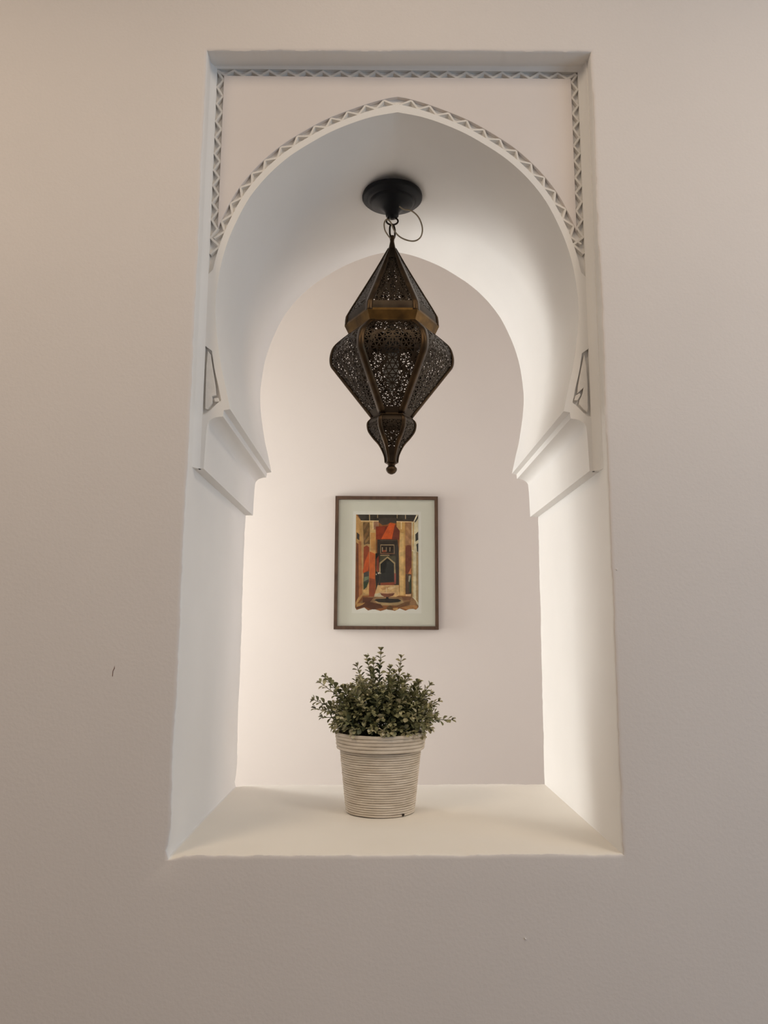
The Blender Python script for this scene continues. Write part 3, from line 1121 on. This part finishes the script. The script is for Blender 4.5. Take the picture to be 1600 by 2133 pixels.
mx.inputs['Factor'].default_value = 1
nt.links.new(ca.outputs['Color'], mx.inputs['A'])
nt.links.new(mr.outputs[0], mx.inputs['B'])
nt.links.new(mx.outputs['Result'], bs.inputs['Base Color'])
me.materials.append(mp_)
link('painted_print', me, pic)
obj('glass_pane', *box(-hwid + FWD - .002, hwid - FWD + .002, -.0180, -.0165, FWD - .002, PH_ - FWD + .002), M_GLASS, pic)

# ------------------------------------------------------------------ potted plant on the sill
GX, GY = -.0300, .3600
plant = empty('potted_plant', (GX, GY, 0.0))
tag(plant, 'small leafy green plant in a cream cord-wrapped pot on the sill', 'plant')
shell = [(.0735, .0015), (.0770, .0030), (.0915, .1380), (.0985, .1400), (.1030, .1740), (.0980, .1745), (.0930, .1500), (.0925, .1480)]
pot = obj('pot', *lathe(shell, 72), M_POT, plant, smooth=30)


def coil(R_, z_, rz, rr, seed):
    v, fc = [], []
    n, m_ = 84, 8
    for i in range(n):
        a = 2 * math.pi * i / n
        wob = .0007 * nz(math.cos(a) * 2.2, math.sin(a) * 2.2, seed * 1.7)
        wz = .0007 * nz(math.cos(a) * 1.6 + 9, math.sin(a) * 1.6, seed * .9)
        for k in range(m_):
            b = 2 * math.pi * k / m_
            q = R_ + wob + rr * math.cos(b)
            v.append((q * math.cos(a), q * math.sin(a), z_ + wz + rz * math.sin(b)))
    for i in range(n):
        for k in range(m_):
            fc.append((i * m_ + k, ((i + 1) % n) * m_ + k, ((i + 1) % n) * m_ + (k + 1) % m_, i * m_ + (k + 1) % m_))
    return v, fc


NB = 27
for i in range(NB):
    z_ = .0036 + i * .00508
    obj('cord_coil', *coil(.0768 + (.0915 - .0768) * i / (NB - 1), z_, .00256, .0034, i), M_CORD, pot, smooth=80, fix=False)
for i in range(5):
    obj('cord_coil', *coil(.0990 + .0042 * i / 4, .1436 + i * .0077, .0041, .0038, 40 + i), M_CORD, pot, smooth=80, fix=False)
obj('chip', *tube([Vector((.0500, -.0635, .0030)), Vector((.0505, -.0640, .0050)), Vector((.0530, -.0625, .0052))], .0022, 6), M_DARKCHIP, pot)
obj('moss', *lathe([(.005, .1780), (.04, .1760), (.075, .1660), (.0930, .1560), (.0925, .1500), (.01, .1500)], 32), M_SOIL, plant, smooth=60)


def leaf_mesh(L_, W_, m, cup):
    prof = [(0, .10), (.22, .42), (.48, .85), (.72, 1.0), (.90, .72), (1.0, .12)]
    v, fc = [], []
    for (t, w) in prof:
        y = t * L_
        dz = -.10 * L_ * t * t
        v += [(-w * W_ / 2, y, dz + cup * w * W_), (0, y, dz), (w * W_ / 2, y, dz + cup * w * W_)]
    for i in range(len(prof) - 1):
        a = i * 3
        fc += [(a, a + 1, a + 4, a + 3), (a + 1, a + 2, a + 5, a + 4)]
    return make_mesh('leaf', v, fc, m, smooth=80)


LEAVES = [[leaf_mesh(*sz, m, .22) for sz in ((.0180, .0116), (.0150, .0098), (.0122, .0076))] for m in M_LEAF]
rnd = random.Random(21)
DC = Vector((0, 0, .165))            # dome centre, local to the plant


def frame(dirv, roll_):
    y = dirv.normalized()
    h = Vector((0, 0, 1)) if abs(y.z) < .95 else Vector((1, 0, 0))
    x = y.cross(h).normalized()
    z = x.cross(y).normalized()
    M = Matrix((x, y, z)).transposed()
    return M @ Matrix.Rotation(roll_, 3, 'Y')


sprigs = []        # (tip, base)
special = [(-.1400, -.02, .288), (-.1560, .00, .248), (-.1540, .02, .226), (-.1300, -.01, .300), (-.0560, .00, .325), (-.0330, .01, .345), (0.0, .00, .362),
           (-.0170, -.02, .338), (.0210, -.03, .322), (.0480, .0, .345), (.0640, -.01, .300), (.1140, -.02, .283), (.1180, .01, .262), (.1350, .0, .246),
           (.1640, -.02, .206), (.1250, -.03, .222), (-.1330, -.03, .212), (-.0900, -.01, .275), (.0900, .0, .288), (-.0480, -.06, .300)]
for t in special:
    sprigs.append((Vector(t), 1))
ND = 112
for i in range(ND):
    # even spread over a wide dome
    g = i * 2.399963
    h = (i + .5) / ND
    el = math.asin(h * .985)
    rr = math.cos(el)
    k = rnd.uniform(.74, 1.0)
    tip = Vector((rr * math.cos(g) * .140 * k, rr * math.sin(g) * .120 * k, .184 + math.sin(el) * .132 * k))
    sprigs.append((tip, 0))
# low sprigs over the front rim
for a in range(-5, 6):
    an = -math.pi / 2 + a * .26 + rnd.uniform(-.08, .08)
    sprigs.append((Vector((math.cos(an) * .108, math.sin(an) * .108, .183 + rnd.uniform(-.008, .016))), 2))

camloc = Vector((-.0365 - GX, -1.5 - GY, .399))
records = []       # (score, sprig index, matrix3, location, colour, size)
sprig_objs = []
for si, (tip, kind) in enumerate(sprigs):
    flat = Vector((tip.x, tip.y, 0))
    base = Vector((tip.x * .32, tip.y * .32, .158))
    if flat.length > .08:
        base = flat.normalized() * rnd.uniform(.03, .055) + Vector((0, 0, .160))
    mid = (base + tip) / 2 + Vector((0, 0, .018 if kind != 2 else .012)) + Vector((rnd.uniform(-.006, .006), rnd.uniform(-.006, .006), 0))
    path = catmull([base, mid, tip], 6)
    n = len(path)
    o = obj('sprig', *tube(path, [.0014 - .0007 * i / (n - 1) for i in range(n)], 5), M_STEM, plant, smooth=60, fix=False)
    sprig_objs.append(o)
    ln = sum((path[i + 1] - path[i]).length for i in range(n - 1))
    pairs = max(int(ln / (.0150 if kind == 1 else .0112)), 4)
    tone = rnd.random()
    phase = rnd.uniform(0, 3.14)
    for q in range(pairs + 1):
        t = .28 + .72 * q / pairs
        fi = t * (n - 1)
        i0 = min(int(fi), n - 2)
        P_ = path[i0].lerp(path[i0 + 1], fi - i0)
        D_ = (path[i0 + 1] - path[i0]).normalized()
        tipq = q == pairs
        cnt = 4 if tipq else 2
        for c in range(cnt):
            roll_ = phase + q * math.pi / 2 + c * 2 * math.pi / cnt + rnd.uniform(-.3, .3)
            side = frame(D_, roll_) @ Vector((1, 0, 0))
            spread = rnd.uniform(.65, 1.2) if not tipq else rnd.uniform(.45, .95)
            dv = (D_ * math.cos(spread) + side * math.sin(spread)).normalized()
            M3 = frame(dv, rnd.uniform(-.5, .5))
            # leaf face roughly towards outside/up
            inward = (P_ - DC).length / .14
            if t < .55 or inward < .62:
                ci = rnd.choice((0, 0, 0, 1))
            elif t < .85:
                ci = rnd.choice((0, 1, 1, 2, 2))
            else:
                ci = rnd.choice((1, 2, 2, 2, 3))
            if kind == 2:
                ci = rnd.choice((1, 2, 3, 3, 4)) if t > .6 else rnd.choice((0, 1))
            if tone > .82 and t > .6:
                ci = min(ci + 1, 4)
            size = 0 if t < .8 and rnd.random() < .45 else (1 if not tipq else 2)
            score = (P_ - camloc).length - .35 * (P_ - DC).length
            records.append((score, si, M3, P_.copy(), ci, size))
    # seed buds at the tip
    bd = frame((path[-1] - path[-2]), 0)
    for c in range(2 if kind != 2 else 0):
        p0 = path[-1] + bd @ Vector((rnd.uniform(-.003, .003), rnd.uniform(.002, .006), rnd.uniform(-.003, .003)))
        bp = tube([path[-1], p0, p0 + (p0 - path[-1]) * .55], [.0006, .0020, .0009], 6)
        obj('bud', *bp, M_BUD, o, smooth=60, fix=False)

records.sort(key=lambda r_: r_[0])
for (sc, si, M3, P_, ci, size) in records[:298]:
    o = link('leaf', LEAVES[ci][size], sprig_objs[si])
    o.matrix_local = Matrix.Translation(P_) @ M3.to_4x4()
v, fc, mi = [], [], []
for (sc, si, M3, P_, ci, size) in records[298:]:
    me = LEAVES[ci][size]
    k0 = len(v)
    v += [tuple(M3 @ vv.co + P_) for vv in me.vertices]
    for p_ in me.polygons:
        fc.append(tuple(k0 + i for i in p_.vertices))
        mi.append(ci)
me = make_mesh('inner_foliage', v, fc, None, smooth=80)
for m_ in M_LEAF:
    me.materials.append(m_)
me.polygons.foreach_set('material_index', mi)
o = link('inner_foliage', me, plant)
o['kind'] = 'stuff'
